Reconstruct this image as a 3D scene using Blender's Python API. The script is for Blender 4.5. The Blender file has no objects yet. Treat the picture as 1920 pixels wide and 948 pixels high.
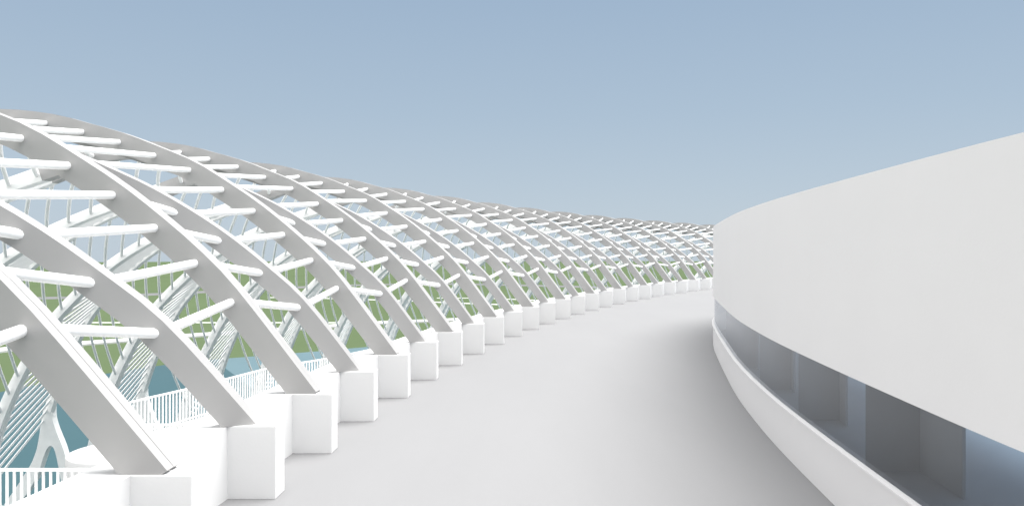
import bpy, bmesh, math
from mathutils import Vector, Matrix
S = 3.0            # metres per height of the viewer above the terrace
G = 4.2            # ground below the viewer, in the same unit
F = 1400.0
scene = bpy.context.scene
COL = scene.collection
R = math.radians

def P(X, D, Z):
    return Vector((X * S, D * S, (Z + G) * S))

# ------------------------------------------------------------------ materials
def mat(name, color, rough=0.6, spec=0.3, var=0.0, scale=2.0, bump=0.0, bscale=40.0, stretch=None):
    m = bpy.data.materials.new(name); m.use_nodes = True
    nt = m.node_tree; b = nt.nodes['Principled BSDF']
    b.inputs['Base Color'].default_value = (*color, 1)
    b.inputs['Roughness'].default_value = rough
    b.inputs['Specular IOR Level'].default_value = spec
    tc = nt.nodes.new('ShaderNodeTexCoord')
    mp = nt.nodes.new('ShaderNodeMapping')
    if stretch: mp.inputs['Scale'].default_value = stretch
    nt.links.new(tc.outputs['Object'], mp.inputs['Vector'])
    if var:
        n = nt.nodes.new('ShaderNodeTexNoise'); n.inputs['Scale'].default_value = scale
        n.inputs['Detail'].default_value = 6; n.inputs['Roughness'].default_value = 0.6
        nt.links.new(mp.outputs[0], n.inputs['Vector'])
        r = nt.nodes.new('ShaderNodeValToRGB')
        r.color_ramp.elements[0].position = 0.3; r.color_ramp.elements[1].position = 0.7
        r.color_ramp.elements[0].color = (*[c * (1 - var) for c in color], 1)
        r.color_ramp.elements[1].color = (*[min(1, c * (1 + var)) for c in color], 1)
        nt.links.new(n.outputs['Fac'], r.inputs[0]); nt.links.new(r.outputs[0], b.inputs['Base Color'])
    if bump:
        n2 = nt.nodes.new('ShaderNodeTexNoise'); n2.inputs['Scale'].default_value = bscale
        n2.inputs['Detail'].default_value = 4
        nt.links.new(mp.outputs[0], n2.inputs['Vector'])
        bp = nt.nodes.new('ShaderNodeBump'); bp.inputs['Strength'].default_value = bump
        bp.inputs['Distance'].default_value = 0.01
        nt.links.new(n2.outputs['Fac'], bp.inputs['Height']); nt.links.new(bp.outputs[0], b.inputs['Normal'])
    return m

M = {}
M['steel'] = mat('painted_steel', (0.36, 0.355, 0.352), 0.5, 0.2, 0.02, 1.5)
M['tube'] = mat('white_tube_paint', (0.89, 0.89, 0.885), 0.45, 0.3, 0.01, 2)
M['outer'] = mat('white_paint_and_lit_steel', (0.86, 0.86, 0.855), 0.6, 0.2, 0.03, 3)  # white blades and legs; on outer ribs, stronger light painted into the colour
M['concrete'] = mat('white_concrete', (0.72, 0.718, 0.716), 0.7, 0.15, 0.012, 1.2, 0.1, 30)
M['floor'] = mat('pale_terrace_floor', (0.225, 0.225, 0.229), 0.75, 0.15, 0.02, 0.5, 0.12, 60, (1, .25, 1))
M['drum'] = mat('smooth_white_render', (0.70, 0.690, 0.690), 0.7, 0.15, 0.01, 0.6, 0.08, 25)
M['grass'] = mat('lawn', (0.082, 0.112, 0.060), 0.95, 0.0, 0.06, 0.02)
M['water'] = mat('dark_pond_water', (0.036, 0.078, 0.088), 0.35, 0.08, 0.05, 0.06, 0.1, 1.5)
M['pale_water'] = mat('pale_pond_water', (0.095, 0.150, 0.168), 0.35, 0.08, 0.05, 0.06, 0.1, 1.5)  # lighter teal than the other pond sheet
M['road'] = mat('asphalt', (0.15, 0.15, 0.155), 0.85, 0.1, 0.05, 0.3)
M['path'] = mat('pale_paving', (0.55, 0.55, 0.55), 0.8, 0.1, 0.04, 0.5)
M['inner'] = mat('interior_wall_paint', (0.47, 0.47, 0.47), 0.8, 0.1, 0.02, 1)
M['infloor'] = mat('interior_floor', (0.62, 0.62, 0.64), 0.7, 0.1, 0.02, 1)


def glass(name, tint):
    m = bpy.data.materials.new(name); m.use_nodes = True
    nt = m.node_tree; nt.nodes.clear()
    out = nt.nodes.new('ShaderNodeOutputMaterial')
    tr = nt.nodes.new('ShaderNodeBsdfTransparent'); tr.inputs[0].default_value = (*tint, 1)
    gl = nt.nodes.new('ShaderNodeBsdfGlossy'); gl.inputs['Roughness'].default_value = 0.03
    gl.inputs['Color'].default_value = (0.85, 0.87, 0.9, 1)
    fr = nt.nodes.new('ShaderNodeFresnel'); fr.inputs['IOR'].default_value = 1.7
    mx = nt.nodes.new('ShaderNodeMixShader')
    nt.links.new(fr.outputs[0], mx.inputs[0]); nt.links.new(tr.outputs[0], mx.inputs[1])
    nt.links.new(gl.outputs[0], mx.inputs[2]); nt.links.new(mx.outputs[0], out.inputs[0])
    return m
M['glass'] = glass('tinted_window_glass', (.74, .77, .80))
M['blue'] = glass('blue_tinted_glass', (.31, .42, .52))

# ------------------------------------------------------------------ helpers
class MB:
    def __init__(s): s.v = []; s.f = []; s.sm = []
    def add(s, v, f, smooth=False):
        o = len(s.v); s.v += [tuple(p) for p in v]
        s.f += [tuple(i + o for i in q) for q in f]; s.sm += [smooth] * len(f)
    def sweep(s, rings, smooth=False, cap=True, closed=False):
        n = len(rings[0]); v = [p for r in rings for p in r]; f = []
        k = len(rings)
        for a in range(k if closed else k - 1):
            b = (a + 1) % k
            for j in range(n):
                j2 = (j + 1) % n
                f.append((a * n + j, a * n + j2, b * n + j2, b * n + j))
        s.add(v, f, smooth)
        if cap and not closed:
            s.add(rings[0], [tuple(range(n))[::-1]]); s.add(rings[-1], [tuple(range(n))])
    def tube(s, pts, r, n=8, flat=1.0, round_ends=False):
        pts = [Vector(p) for p in pts]; rings = []
        for i, p in enumerate(pts):
            t = (pts[min(i + 1, len(pts) - 1)] - pts[max(i - 1, 0)]).normalized()
            side = t.cross(Vector((0, 0, 1)))
            if side.length < 1e-4: side = Vector((1, 0, 0))
            side.normalize(); up = side.cross(t).normalized()
            rings.append([p + (side * math.cos(a) + up * math.sin(a) * flat) * r
                          for a in [2 * math.pi * k / n for k in range(n)]])
        s.sweep(rings, True)
    def bar(s, a, b, w, h, up=Vector((0, 0, 1))):
        a = Vector(a); b = Vector(b); t = (b - a).normalized()
        side = t.cross(up)
        if side.length < 1e-4: side = Vector((1, 0, 0))
        side.normalize(); u = side.cross(t).normalized()
        ring = lambda p: [p + side * w / 2 + u * h / 2, p - side * w / 2 + u * h / 2,
                          p - side * w / 2 - u * h / 2, p + side * w / 2 - u * h / 2]
        s.sweep([ring(a), ring(b)])
    def prism(s, poly, z0, z1):
        """poly: list of (X, D); heights in units"""
        n = len(poly)
        v = [P(x, d, z0) for x, d in poly] + [P(x, d, z1) for x, d in poly]
        s.add(v, [tuple(range(n))[::-1], tuple(range(n, 2 * n))] +
              [(i, (i + 1) % n, n + (i + 1) % n, n + i) for i in range(n)])
    def build(s, name, m, parent=None, bevel=0.0, merge=False):
        me = bpy.data.meshes.new(name); me.from_pydata(s.v, [], s.f); me.update()
        me.materials.append(M[m])
        bm = bmesh.new(); bm.from_mesh(me)
        for f, q in zip(bm.faces, s.sm): f.smooth = q
        if merge: bmesh.ops.remove_doubles(bm, verts=bm.verts, dist=1e-4)
        bmesh.ops.recalc_face_normals(bm, faces=bm.faces); bm.to_mesh(me); bm.free()
        o = bpy.data.objects.new(name, me); COL.objects.link(o)
        if parent:
            o.parent = parent; o.matrix_parent_inverse = parent.matrix_world.inverted()
        if bevel:
            b = o.modifiers.new('bevel', 'BEVEL'); b.width = bevel; b.segments = 2
            b.limit_method = 'ANGLE'; b.angle_limit = R(40)
        return o

def thing(name, label, cat, loc, group=None):
    o = bpy.data.objects.new(name, None); COL.objects.link(o)
    o.location = loc; o.empty_display_size = 0.3
    o.matrix_world = Matrix.Translation(loc)
    tag(o, label, cat, group); return o
def tag(o, label, cat, group=None):
    o['label'] = label; o['category'] = cat
    if group: o['group'] = group
    return o
def structure(o): o['kind'] = 'structure'; return o

ORD = ['first', 'second', 'third', 'fourth', 'fifth', 'sixth', 'seventh', 'eighth', 'ninth', 'tenth', 'eleventh',
       'twelfth', 'thirteenth', 'fourteenth', 'fifteenth', 'sixteenth', 'seventeenth', 'eighteenth', 'nineteenth',
       'twentieth', 'twenty-first', 'twenty-second']

def interp(tab, s):
    if s <= tab[0][0]: return tab[0][1]
    for (a, va), (b, vb) in zip(tab, tab[1:]):
        if s <= b: return va + (vb - va) * (s - a) / (b - a)
    return tab[-1][1]

def catmull(pts, sub=8, closed=False):
    n = len(pts); out = []
    rng = n if closed else n - 1
    for i in range(rng):
        g = lambda k: Vector(pts[k % n]) if closed else Vector(pts[max(0, min(n - 1, k))])
        p0, p1, p2, p3 = g(i - 1), g(i), g(i + 1), g(i + 2)
        for j in range(sub):
            t = j / sub
            out.append(0.5 * ((2 * p1) + (p2 - p0) * t + (2 * p0 - 5 * p1 + 4 * p2 - p3) * t * t +
                              (3 * p1 - p0 - 3 * p2 + p3) * t ** 3))
    if not closed: out.append(Vector(pts[-1]))
    return out

class Prof:
    """a curve (o, z) with arc-length lookup"""
    def __init__(s, pts, sub=10):
        c = catmull([(a, b) for a, b in pts], sub)
        s.p = c; s.L = [0]
        for a, b in zip(c, c[1:]): s.L.append(s.L[-1] + (b - a).length)
        s.len = s.L[-1]
    def at(s, l):
        l = max(0, min(s.len, l))
        for i in range(len(s.L) - 1):
            if l <= s.L[i + 1] + 1e-9:
                t = (l - s.L[i]) / max(1e-9, s.L[i + 1] - s.L[i])
                return s.p[i].lerp(s.p[i + 1], t)
        return s.p[-1]
    def arc_of_o(s, o):
        for i in range(len(s.p) - 1):
            if s.p[i + 1][0] >= o:
                t = (o - s.p[i][0]) / max(1e-9, s.p[i + 1][0] - s.p[i][0])
                return s.L[i] + t * (s.L[i + 1] - s.L[i])
        return s.len

# ------------------------------------------------------------------ plan curves
def ringX(i): return 0.01107165 * i * i + 0.00195082 * i - 1.00265624 - (.005 * (3 - i) ** 2.2 if i < 3 else 0)
def ringD(i):
    c = lambda k: -1.99292e-4 * k ** 3 + 1.05061577e-2 * k * k + 0.641427 * k + 1.82404
    if i > 22: return c(22) + (i - 22) * (c(22) - c(21))
    if i < 0: return 1.824 + 0.64 * i
    return c(i)

W = Prof([(0, -.704), (.347, -.243), (.524, -.048), (.716, .125), (.919, .288), (1.132, .432), (1.354, .568),
          (1.592, .668), (1.832, .76), (2.07, .827), (2.33, .893), (2.70, .925), (3.10, .875), (3.45, .76),
          (3.96, .585), (4.30, .475), (4.87, .23), (5.40, -.09), (5.80, -.42), (6.10, -.72), (6.30, -.96),
          (6.55, -1.36), (6.80, -1.85), (7.0, -2.35), (7.12, -2.8), (7.2, -3.3), (7.24, -G + .02)])
NP = Prof([(0, -.704), (.286, -.319), (.491, -.117), (.703, .064), (.915, .212), (1.126, .335), (1.4, .462)])
N_O = [.286, .491, .703, .915, 1.126]
WID = [(0, .125), (2.5, .14), (3.8, .14), (5.2, .105), (8, .11), (10.5, .16)]
PITCH = .263
S1 = .572

def plate(mb, pts, normal, widths, th, off):
    """band swept along pts; face width in the rib's own plane, thickness along its plan normal"""
    rings = []
    for i, p in enumerate(pts):
        t = (pts[min(i + 1, len(pts) - 1)] - pts[max(i - 1, 0)]).normalized()
        n = normal; u = Y.cross(t).normalized(); w = widths[i] / 2 * S
        a = p + n * off * S; b = p + n * (off + th) * S
        rings.append([a + u * w, a - u * w, b - u * w, b + u * w])
    mb.sweep(rings)

def reach(i): return 1.1 if i < 1 else 1.14 if i < 3 else 1.03 if i < 5 else 1.0   # the nearest arches reach out further
def ribW(i, l):
    q = W.at(l); return P(ringX(i) - .155 - q[0] * reach(i), ringD(i) - .11, q[1])
LA = W.arc_of_o(1.17); SB = W.arc_of_o(3.0); LE = W.arc_of_o(6.97); TUCK = .104
def branch(i, l):
    """second rib of pair i: stands at pedestal i+1, leans over to rib i (l < LA), runs tucked behind it over
    the crown (l < SB) and parts from it again on the outer side"""
    if l < LA:
        f = l / LA; q = NP.at(NP.arc_of_o(1.4 * f))
        x1 = ringX(i + 1) - .155; d1 = ringD(i + 1) - .10
        x0 = ringX(i) - .155 - 1.17 * reach(i); d0 = ringD(i) - .11 + TUCK
        return P(x1 + (x0 - x1) * f, d1 + (d0 - d1) * f, q[1])
    q = W.at(l); f = max(0, (l - SB) / (W.len - SB))
    off = TUCK + (ringD(i + 2) - ringD(i)) * .58 * (1 - (1 - f) ** 1.6)
    dz = .045 * math.sin(math.pi * min(1, (l - LA) / (SB - LA)))
    return P(ringX(i) - .155 - q[0] * reach(i) + .14 * f, ringD(i) - .11 + off, q[1] - dz)
LAG = [(5, .75), (6, 1.0), (8, 1.8), (10, 2.9), (12, 3.6), (14, 4.2), (17, 4.9)]

Y = Vector((0, 1, 0))
def clip(o):
    """saw the foot of a rib off level with the pedestal top"""
    bm = bmesh.new(); bm.from_mesh(o.data)
    ins = bmesh.ops.bisect_plane(bm, geom=bm.verts[:] + bm.edges[:] + bm.faces[:], plane_co=P(0, 0, -.7035),
                                 plane_no=(0, 0, 1), clear_inner=False, clear_outer=False)
    # only the inner foot (right of the crown) is sawn off
    ym = max(v.co.x for v in bm.verts) - 2.5 * S
    bmesh.ops.delete(bm, geom=[f for f in bm.faces if f.calc_center_median().z < (G - .7036) * S and f.calc_center_median().x > ym], context='FACES')
    bm.to_mesh(o.data); bm.free()
LAST = 37
def arch(i, idx):
    if i < 0: label = 'white canopy arch nearest the viewer, only its cross struts reaching in at the left edge'
    else: label = 'white lattice canopy arch on the %s pair of parapet pedestals counted from the viewer' % ORD[idx - 1]
    base = P(ringX(i) - .155, ringD(i) - .05, -.704)
    r = thing('canopy_arch', label, 'canopy arch', base, 'white canopy arches in a row along the terrace')
    T = Vector((ringX(i + .5) - ringX(i - .5), ringD(i + .5) - ringD(i - .5), 0)); T /= T.y
    if i <= 1: T.x *= .5
    n = 90
    ls = [-1] + [W.len * k / n for k in range(n + 1)]
    def wp(l):
        if l < 0:
            a, b = ribW(i, 0), ribW(i, .08); return a + (a - b).normalized() * .035 * S
        return ribW(i, l)
    pts = [wp(l) for l in ls]; wd = [interp(WID, l) for l in ls]
    cut = next(k for k, l in enumerate(ls) if l > W.arc_of_o(3.6))
    for sl, nm, mt in ((slice(0, cut + 1), 'rib_plate', 'steel'), (slice(cut, None), 'outer_rib_plate', 'outer')):  # outer half of the same rib, its brighter light put into the colour
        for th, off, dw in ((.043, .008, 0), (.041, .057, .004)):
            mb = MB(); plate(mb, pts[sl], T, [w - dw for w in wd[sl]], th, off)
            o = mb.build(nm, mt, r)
            if nm == 'rib_plate': clip(o)
    # the branch rib, one continuous piece
    n = 100; ls = [LE * k / n for k in range(n + 1)]
    pts = [branch(i, l) for l in ls]; pts.insert(0, pts[0] + (pts[0] - pts[1]).normalized() * .06 * S)
    wd = [.105] + [interp([(0, .105), (LA, .105), (SB, .10), (W.arc_of_o(4.4), .075), (W.arc_of_o(6), .085), (LE, .125)], l) for l in ls]
    rings = []
    for k, p in enumerate(pts):
        t = (pts[min(k + 1, len(pts) - 1)] - pts[max(k - 1, 0)]).normalized()
        nn = Vector((t.y, -t.x, 0)).normalized()
        if nn.y < 0: nn = -nn
        u = nn.cross(t).normalized(); w = wd[k] / 2 * S; o1 = T * .068 * S
        rings.append([p + u * w, p - u * w, p + o1 - u * w, p + o1 + u * w])
    cut = next(k for k, l in enumerate(ls) if l > W.arc_of_o(3.6)) + 1
    mb = MB(); mb.sweep(rings[:cut + 1]); clip(mb.build('branch_rib', 'steel', r))
    mb = MB(); mb.sweep(rings[cut:]); mb.build('outer_branch_rib', 'outer', r)  # same branch past the crown, lightened in colour for the light there
    # splayed foot of the branch: one bent plate with a rounded crotch
    e = branch(i, LE); ex, ed, ez = e.x / S, e.y / S, e.z / S - G
    e2 = branch(i, LE - .25); sl = (e.x - e2.x) / (e.z - e2.z)
    zt = ez + .05; xt = ex + sl * .05
    gz = -G + .01
    L = catmull([(xt - .068, zt), (ex - .075, ez - .1), (ex - .16, -2.85), (ex - .34, -3.2), (ex - .72, -3.75), (ex - 1.02, gz)], 6)
    C = catmull([(ex - .80, gz), (ex - .50, -3.75), (ex - .17, -3.25), (ex - .06, -2.95), (ex + .0, -2.80), (ex + .055, -2.76), (ex + .10, -2.80),
                 (ex + .135, -2.92), (ex + .19, -3.2), (ex + .28, -3.75), (ex + .34, gz)], 6)
    Rr = catmull([(ex + .52, gz), (ex + .45, -3.75), (ex + .34, -3.2), (ex + .23, -2.8), (ex + .13, -2.55), (ex + .075, ez - .1), (xt + .05, zt)], 6)
    # quads: left leg, right leg, neck
    n1 = len(L); half = len(C) // 2
    def leg(outer, inner_):
        m_ = 24; A2 = []
        for k in range(m_ + 1):
            t = k / m_
            pa = outer[min(len(outer) - 1, round(t * (len(outer) - 1)))]; pb = inner_[min(len(inner_) - 1, round(t * (len(inner_) - 1)))]
            A2.append((pa, pb))
        rings = [[P(pa[0], ed - .004, pa[1]), P(pb[0], ed - .004, pb[1]), P(pb[0], ed + .11, pb[1]), P(pa[0], ed + .11, pa[1])] for pa, pb in A2]
        q_ = MB(); q_.sweep(rings); return q_
    top = Vector((ex + .02, -2.2))
    mid_ = [Vector((xt, zt)), Vector((ex + .01, ez))]
    crl = list(reversed(C[:half + 1])); crr = C[half:]
    midline = [Vector((xt, zt)).lerp(crl[0], k / 12) for k in range(12)]
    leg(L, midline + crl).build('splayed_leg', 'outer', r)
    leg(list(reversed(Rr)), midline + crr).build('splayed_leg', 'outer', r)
    # struts between the inner ribs
    mid = .047
    nxt = i + 2
    def strut(ps, rad=.0185):
        m_ = MB(); m_.tube(ps, rad * S, 10, 1.12); m_.build('strut', 'tube', r)
    k = 0
    while True:
        l = S1 + PITCH * k
        if l > W.arc_of_o(7.12): break
        c = ribW(nxt, l) + Vector((0, .014 * S, 0))
        if k < 5:
            f = N_O[k] / 1.4; b = branch(i, LA * f) + Vector((0, .03 * S, 0)); a = ribW(i, l) + Vector((0, .07 * S, 0))
            strut([a, b]); strut([b, c])
        else:
            la = l - PITCH * interp(LAG, k); b = branch(i, la) + Vector((0, .04 * S, 0))
            q = min(1, max(0, (k - 9) / 4)); pp = []
            for j in range(7):
                t = j / 6; v = b.lerp(c, t); bow = math.sin(math.pi * t) * .06 * S * q
                pp.append(v + Vector((-bow * .42, 0, -bow * .28)))
            strut(pp if q else [b, c], .0166 + .0016 * q)
        k += 1
    # blade screen between this arch's rib and its outer branch
    mb = MB(); l = W.arc_of_o(4.7)
    while l < W.arc_of_o(7.19):
        lo = max(SB, l - .86)
        a = ribW(i, l) + Vector((0, .09 * S, 0)); b = branch(i, lo) + Vector((0, .03 * S, 0))
        mb.bar(a, b, 0.032 * S, .010 * S, up=Vector((1, 0, .2)))
        l += .145
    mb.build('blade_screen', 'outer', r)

idx = 0
for i in range(-1, LAST + 1, 2):
    arch(i, idx); idx += 1

# ------------------------------------------------------------------ parapet with pedestals
par = thing('parapet', 'low white parapet wall with projecting pedestals along the left of the terrace', 'parapet',
            P(ringX(10) - .27, ringD(10), -1))
I0, I1 = -5, 41
cl = [(ringX(k / 4), ringD(k / 4)) for k in range(I0 * 4, I1 * 4 + 1)]
mb = MB(); mb.prism([(x - .19, d) for x, d in cl] + [(x - .37, d) for x, d in reversed(cl)], -1.0, -.706)
mb.build('wall', 'concrete', par)
for k in range(-2, I1):
    x, d = ringX(k), ringD(k) - .11
    mb = MB(); mb.prism([(x - .30, d), (x - .0, d), (x, d + .11), (x - .28, d + .13)][:0] or
                        [(x - .262, d), (x - .003, d), (x, d + .115), (x - .262, d + .115)], -1.0, -.704)
    mb.build('pedestal', 'concrete', par, bevel=.006)

# ------------------------------------------------------------------ terrace floor
mb = MB()
out = [(x - .3, d) for x, d in cl]
mb.prism(out + [(24, cl[-1][1]), (24, cl[0][1])], -1.25, -1.0)
structure(mb.build('terrace_floor', 'floor'))
mb = MB(); mb.prism([(x - .36, d) for x, d in cl] + [(24, cl[-1][1] - .1), (24, cl[0][1] + .1)], -G + .02, -1.252)
tag(mb.build('lower_building', 'concrete'), 'white lower storey of the building below the terrace floor', 'building')

# ------------------------------------------------------------------ lower walkway behind the parapet and its railings
OFF = 3.1
def ring_at_D(D):
    lo, hi = -6.0, 44.0
    for _ in range(40):
        m_ = (lo + hi) / 2
        if ringD(m_) < D: lo = m_
        else: hi = m_
    return ringX(lo)
def rail_x(D): return interp([(6.09, -3.62), (7.05, -3.58), (7.74, -3.33), (9.16, -2.95), (9.9, -2.45), (10.8, -2.07),
                              (12.5, -1.55), (14.5, -.75)], D)
mb = MB()
ds = [6.75 + k * .35 for k in range(22)]
mb.prism([(-3.02, 6.09), (-3.02, 6.75)] + [(rail_x(d) - .03, d) for d in ds] + [(ring_at_D(d) - .37, d) for d in reversed([6.09] + ds)], -1.86, -1.74)
structure(mb.build('lower_walkway', 'concrete'))
mb = MB(); mb.prism([(-4.4, 2.0), (-4.4, 4.86), (ring_at_D(4.86) - .38, 4.86), (ring_at_D(2) - .38, 2.0)], -1.86, -1.74)
structure(mb.build('lower_walkway', 'concrete'))

def railing(pts, label, sp=.045):
    z0, z1 = -1.74, -1.40
    t = thing('railing', label, 'railing', P(pts[0][0], pts[0][1], z0), 'thin white railings on the lower walkway')
    L = [0]
    for a, b in zip(pts, pts[1:]): L.append(L[-1] + math.dist(a, b))
    mb = MB(); mb.tube([P(x, d, z1) for x, d in pts], .011 * S, 6); mb.build('top_rail', 'tube', t)
    mb = MB(); mb.tube([P(x, d, z0 + .03) for x, d in pts], .008 * S, 6); mb.build('bottom_rail', 'tube', t)
    n = int(L[-1] / sp); rest = MB()
    for k in range(n + 1):
        s = k * sp; j = 0
        while j < len(L) - 2 and L[j + 1] < s: j += 1
        u = (s - L[j]) / (L[j + 1] - L[j]); x = pts[j][0] + (pts[j + 1][0] - pts[j][0]) * u
        d = pts[j][1] + (pts[j + 1][1] - pts[j][1]) * u
        m_ = MB() if k < 100 else rest
        m_.bar(P(x, d, z0), P(x, d, z1), .013 * S, .012 * S)
        if k < 100: m_.build('baluster', 'tube', t)
    if rest.v: rest.build('baluster', 'tube', t)['kind'] = 'stuff'
dd = [6.78 + k * .25 for k in range(24)]
railing([(rail_x(d), d) for d in dd], 'long curving white railing with dense balusters seen beyond the parapet')
railing([(-3.0, 6.09), (-2.3, 6.09)], 'short straight white railing end section just behind the second pedestal')
railing([(-4.3, 4.83), (-2.2, 4.83)], 'nearest straight white railing at the lower left corner over the water', .047)

# white round drum beside the walkway
mb = MB(); c = (-3.09, 5.85); rad = .355
def circ(r_, z, n=64): return [P(c[0] + r_ * math.cos(2 * math.pi * k / n), c[1] + r_ * math.sin(2 * math.pi * k / n), z) for k in range(n)]
mb.sweep([circ(rad, -G + .01), circ(rad, -1.56), circ(rad - .006, -1.55)], True)
o = mb.build('round_stair_tower', 'drum')
tag(o, 'plain white cylindrical tower with flat top behind the nearest railing', 'tower')

# ------------------------------------------------------------------ curved building on the right
dpts = [(1.75, -6), (1.42, -4), (1.24, -2), (1.158, 0), (1.165, 1), (1.188, 1.73), (1.21, 2.1), (1.265, 2.8), (1.338, 3.58),
        (1.412, 4.2), (1.555, 5.14), (1.722, 5.98), (1.94, 7.03), (2.168, 8.06), (2.43, 8.95), (2.78, 9.8), (3.3, 10.7),
        (4.0, 11.5), (5.0, 12.1), (6.2, 12.3), (7.6, 12), (9.6, 10.6), (11, 8), (11.8, 4), (11.6, 0), (10, -4), (6.5, -7.4), (3, -7.8)]
dc = catmull(dpts, 10, True)
for _ in range(25):
    dc = [dc[i - 1] * .25 + dc[i] * .5 + dc[(i + 1) % len(dc)] * .25 for i in range(len(dc))]
def inset(k):
    n = len(dc); r_ = []
    for i in range(n):
        t = (dc[(i + 1) % n] - dc[i - 1]).normalized(); nn = Vector((t.y, -t.x))
        r_.append(tuple(dc[i] + nn * k))
    return r_
bd = thing('curved_building', 'smooth white curved building with a ribbon window on the right of the terrace', 'building', P(2.2, 3, -1))
def loft(mb, levels, smooth=True, cap=False):
    rings = [[P(x, d, z) for x, d in inset(k)] for k, z in levels]
    mb.sweep(rings, smooth, cap)
mb = MB()
A_ = [[P(x, d, z) for x, d in inset(k)] for k, z in ((.02, -.463), (0, -.463))]
mb.sweep(A_, False, False)
loft(mb, [(0, -.463), (0, .28)])
n_ = len(dc); CY = 1.35
for z in (.28, -.4615):
    v_ = [P(x, d, z) for x, d in inset(0)] + [P(x, d, z) for x, d in inset(CY)]
    mb.add(v_, [(i, (i + 1) % n_, n_ + (i + 1) % n_, n_ + i) for i in range(n_)])
mb.sweep([[P(x, d, z) for x, d in inset(CY)] for z in (.28, -.4615)], True, False)
mb.build('upper_wall', 'drum', bd)
mb = MB(); mb.sweep([[P(x, d, z) for x, d in inset(k)] for k, z in ((0, -1.0), (0, -.772), (-.012, -.769), (-.012, -.761), (.016, -.761), (.016, -1.0))], False, False)
for k in range(len(mb.sm)): mb.sm[k] = False
mb.build('low_wall', 'drum', bd)
mb = MB(); mb.sweep([[P(x, d, z) for x, d in inset(.014)] for z in (-.766, -.462)], True, False); mb.build('window_glass', 'glass', bd)
mb = MB(); mb.add([P(x, d, -.996) for x, d in inset(.03)], [tuple(range(len(dc)))]); mb.build('interior_floor', 'infloor', bd)
def drumX(D):
    b = None
    for a_, b_ in zip(dc, dc[1:]):
        if a_[0] < 6 and min(a_[1], b_[1]) <= D <= max(a_[1], b_[1]) and b_[1] > a_[1]:
            return a_[0] + (b_[0] - a_[0]) * (D - a_[1]) / (b_[1] - a_[1])
for D_, x0, xe, back in ((-.2, 1.5, 1.80, .36), (1.05, 1.5, 1.78, .36), (2.30, 1.64, 1.84, .37), (3.4, 1.61, 1.857, .38),
                         (4.447, 1.706, 1.95, .16), (5.45, 1.81, 2.04, .12), (6.48, 1.95, 2.13, .10), (7.5, 2.15, 2.5, .1)):
    mb = MB(); t = .05
    mb.prism([(x0, D_), (xe, D_), (xe - .035, D_ - back), (xe - .022, D_ - back), (xe + t, D_ + t)], -.995, -.464)
    mb.build('partition', 'inner', bd)
mb = MB(); pl = [p for p in inset(1.33)]
mb.sweep([[P(x, d, z) for x, d in pl] for z in (-.995, -.462)], True, False)
mb.build('inner_glass_wall', 'blue', bd)

# ------------------------------------------------------------------ ground, water, roads
def disc(name, m, r_, z, n=180):
    v = [Vector((r_ * math.cos(2 * math.pi * k / n), r_ * math.sin(2 * math.pi * k / n), z)) for k in range(n)]
    mb = MB(); mb.add(v, [tuple(range(n))]); return mb.build(name, m)
structure(disc('ground', 'grass', 392 * S, 0, 360))
def sheet(poly, z, name, m, th=0.0):
    pts = [P(x, d, -G) + Vector((0, 0, z)) for x, d in poly]
    mb = MB(); n = len(pts)
    if th:
        top = [p + Vector((0, 0, th)) for p in pts]
        mb.add(pts + top, [tuple(range(n, 2 * n))] + [(i, (i + 1) % n, n + (i + 1) % n, n + i) for i in range(n)])
    else: mb.add(pts, [tuple(range(n))])
    return structure(mb.build(name, m))
edge = catmull([(-19, -10), (-18.5, -2), (-17.5, 8), (-16.3, 17), (-15.5, 22.4), (-15.1, 24), (-14.15, 26), (-13.03, 28.1), (-11.8, 29.5)], 6)
edge2 = catmull([(-11.8, 29.5), (-10.2, 30.6), (-8.1, 32.1), (-6.5, 33.4), (-3.5, 35.5), (1, 38.5), (8, 41), (16, 42)], 6)
inner = [(ringX(k) - .5, ringD(k)) for k in range(-5, 40)]
sheet([tuple(p) for p in edge] + [(-2.6, 14), (-3.2, 8.0), (-2.5, 4), (-2, -10)], .004, 'water', 'water')
sheet([tuple(p) for p in edge2] + [(16, 33), (6, 27), (2, 19), (-2.6, 14)], .004, 'water', 'pale_water')
def strip(center, w, z, name, m, th=0.0):
    c_ = catmull(center, 8); a = []; b = []
    for i, p in enumerate(c_):
        t = (c_[min(i + 1, len(c_) - 1)] - c_[max(i - 1, 0)]).normalized(); nn = Vector((-t.y, t.x))
        a.append(tuple(p + nn * w / 2)); b.append(tuple(p - nn * w / 2))
    n = len(a); mb = MB()
    for zz in ((z + th,) if th else (z,)):
        v = [P(x, d, -G) + Vector((0, 0, zz)) for x, d in a + b]
        mb.add(v, [(i, i + 1, n + i + 1, n + i) for i in range(n - 1)])
    if th:
        for row in (a, b):
            v = [P(x, d, -G) for x, d in row] + [P(x, d, -G) + Vector((0, 0, th)) for x, d in row]
            mb.add(v, [(i, i + 1, n + i + 1, n + i) for i in range(n - 1)])
    return structure(mb.build(name, m))
strip([(-27, 18), (-24, 27), (-21.9, 32), (-19.5, 34.6), (-16.3, 37.5), (-14.3, 39.2), (-10.5, 42.3), (-7.8, 44.5), (-5.1, 45.8), (2, 49), (12, 51)], 1.25, .0, 'path', 'path', .25)
strip([(-34, 45.4), (-24.8, 45.1), (-17, 45.1), (-11, 45.1), (-7.8, 45.2)], .5, .008, 'path', 'path')
strip([(-66, 50), (-52, 66), (-43.6, 69.5), (-40.9, 71), (-35.6, 77), (-26.8, 90), (-21, 97), (-8.7, 101), (8, 93), (20, 84)], 4.2, .02, 'road', 'road')
strip([(-23, 70.5), (-20, 70), (-16, 68.6), (-10, 66), (-6.7, 64), (-3.2, 62), (6, 58), (16, 57)], .8, .008, 'path', 'path')
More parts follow.
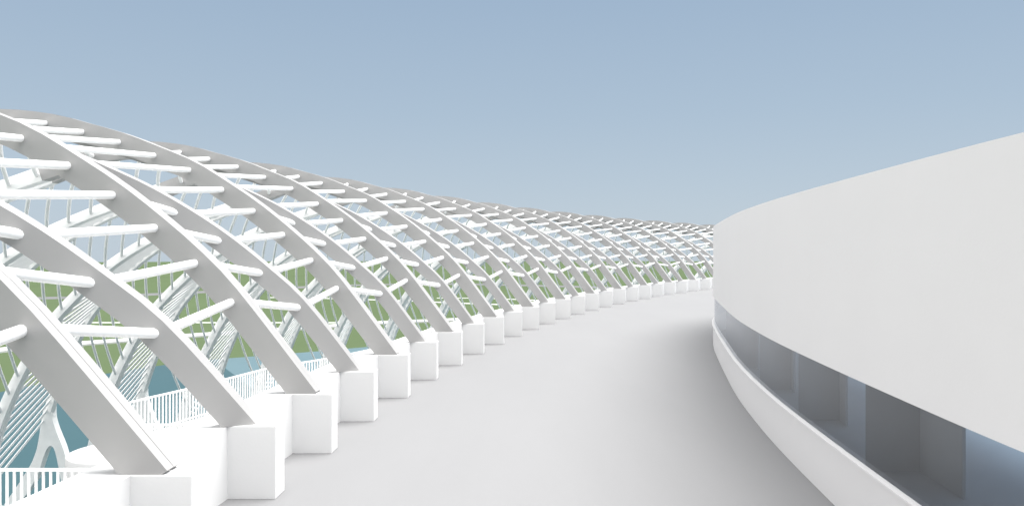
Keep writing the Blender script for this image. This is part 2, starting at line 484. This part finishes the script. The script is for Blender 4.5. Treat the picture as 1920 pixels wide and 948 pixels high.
strip([(-7, 69.5), (-3, 69.3), (3, 66), (9, 62)], .7, .012, 'path', 'path')

# ------------------------------------------------------------------ camera
cam = bpy.data.cameras.new('camera'); co = bpy.data.objects.new('camera', cam); COL.objects.link(co)
co.location = (0, 0, G * S); co.rotation_euler = (R(90), 0, 0)
cam.sensor_width = 36; cam.lens = F / 1920 * 36; cam.clip_end = 6000; cam.clip_start = .05
scene.camera = co

# ------------------------------------------------------------------ light
EXPO = 0.9
SUN_DIR = Vector((.30, .10, .94)).normalized()
sun = bpy.data.lights.new('sun', 'SUN'); sun.energy = 4.4; sun.angle = R(60); sun.color = (1, .985, .96)
so = bpy.data.objects.new('sun', sun); COL.objects.link(so)
so.rotation_euler = SUN_DIR.to_track_quat('Z', 'Y').to_euler(); so.location = (0, 0, 60)
w = bpy.data.worlds.new('World'); scene.world = w; w.use_nodes = True
nt = w.node_tree; nt.nodes.clear()
out = nt.nodes.new('ShaderNodeOutputWorld')
sky = nt.nodes.new('ShaderNodeTexSky'); sky.sky_type = 'NISHITA'; sky.sun_disc = False
sky.sun_elevation = math.asin(SUN_DIR.z); sky.sun_rotation = math.atan2(SUN_DIR.x, SUN_DIR.y)
b1 = nt.nodes.new('ShaderNodeBackground'); b1.inputs[1].default_value = .05
nt.links.new(sky.outputs[0], b1.inputs[0])
tc = nt.nodes.new('ShaderNodeTexCoord'); sp = nt.nodes.new('ShaderNodeSeparateXYZ')
nt.links.new(tc.outputs['Generated'], sp.inputs[0])
rp = nt.nodes.new('ShaderNodeValToRGB'); cr = rp.color_ramp
# the veil of thin high cloud: paler towards the horizon
stops = [(-.0, (.55, .64, .72)), (.06, (.515, .613, .708)), (.18, (.43, .545, .67)), (.33, (.355, .475, .625)), (1.0, (.75, .77, .80))]
cr.elements[0].position = stops[0][0]; cr.elements[0].color = (*stops[0][1], 1)
cr.elements[1].position = 1; cr.elements[1].color = (*stops[-1][1], 1)
for p_, c_ in stops[1:-1]:
    e = cr.elements.new(p_); e.color = (*c_, 1)
nt.links.new(sp.outputs['Z'], rp.inputs[0])
b2 = nt.nodes.new('ShaderNodeBackground'); b2.inputs[1].default_value = 2 ** (-EXPO)
nt.links.new(rp.outputs[0], b2.inputs[0])
# added fill: unseen sky behind and left of the viewer brightened to light faces
mr = nt.nodes.new('ShaderNodeMapRange'); mr.inputs[1].default_value = .0; mr.inputs[2].default_value = .7
mr.inputs[3].default_value = 0; mr.inputs[4].default_value = 1
dt = nt.nodes.new('ShaderNodeVectorMath'); dt.operation = 'DOT_PRODUCT'; dt.inputs[1].default_value = (-.75, -.66, 0)
nt.links.new(tc.outputs['Generated'], dt.inputs[0]); nt.links.new(dt.outputs['Value'], mr.inputs[0])
mxc = nt.nodes.new('ShaderNodeMix'); mxc.data_type = 'RGBA'
nt.links.new(mr.outputs[0], mxc.inputs[0]); nt.links.new(rp.outputs[0], mxc.inputs[6])
mxc.inputs[7].default_value = (2.0, 1.97, 1.93, 1)
nt.links.new(mxc.outputs[2], b2.inputs[0])
ms = nt.nodes.new('ShaderNodeMixShader'); ms.inputs[0].default_value = .93
nt.links.new(b1.outputs[0], ms.inputs[1]); nt.links.new(b2.outputs[0], ms.inputs[2])
nt.links.new(ms.outputs[0], out.inputs[0])
vs = scene.view_settings
vs.view_transform = 'Standard'; vs.look = 'None'; vs.exposure = EXPO; vs.gamma = 1
scene.cycles.max_bounces = 8; scene.cycles.diffuse_bounces = 5; scene.cycles.transparent_max_bounces = 12
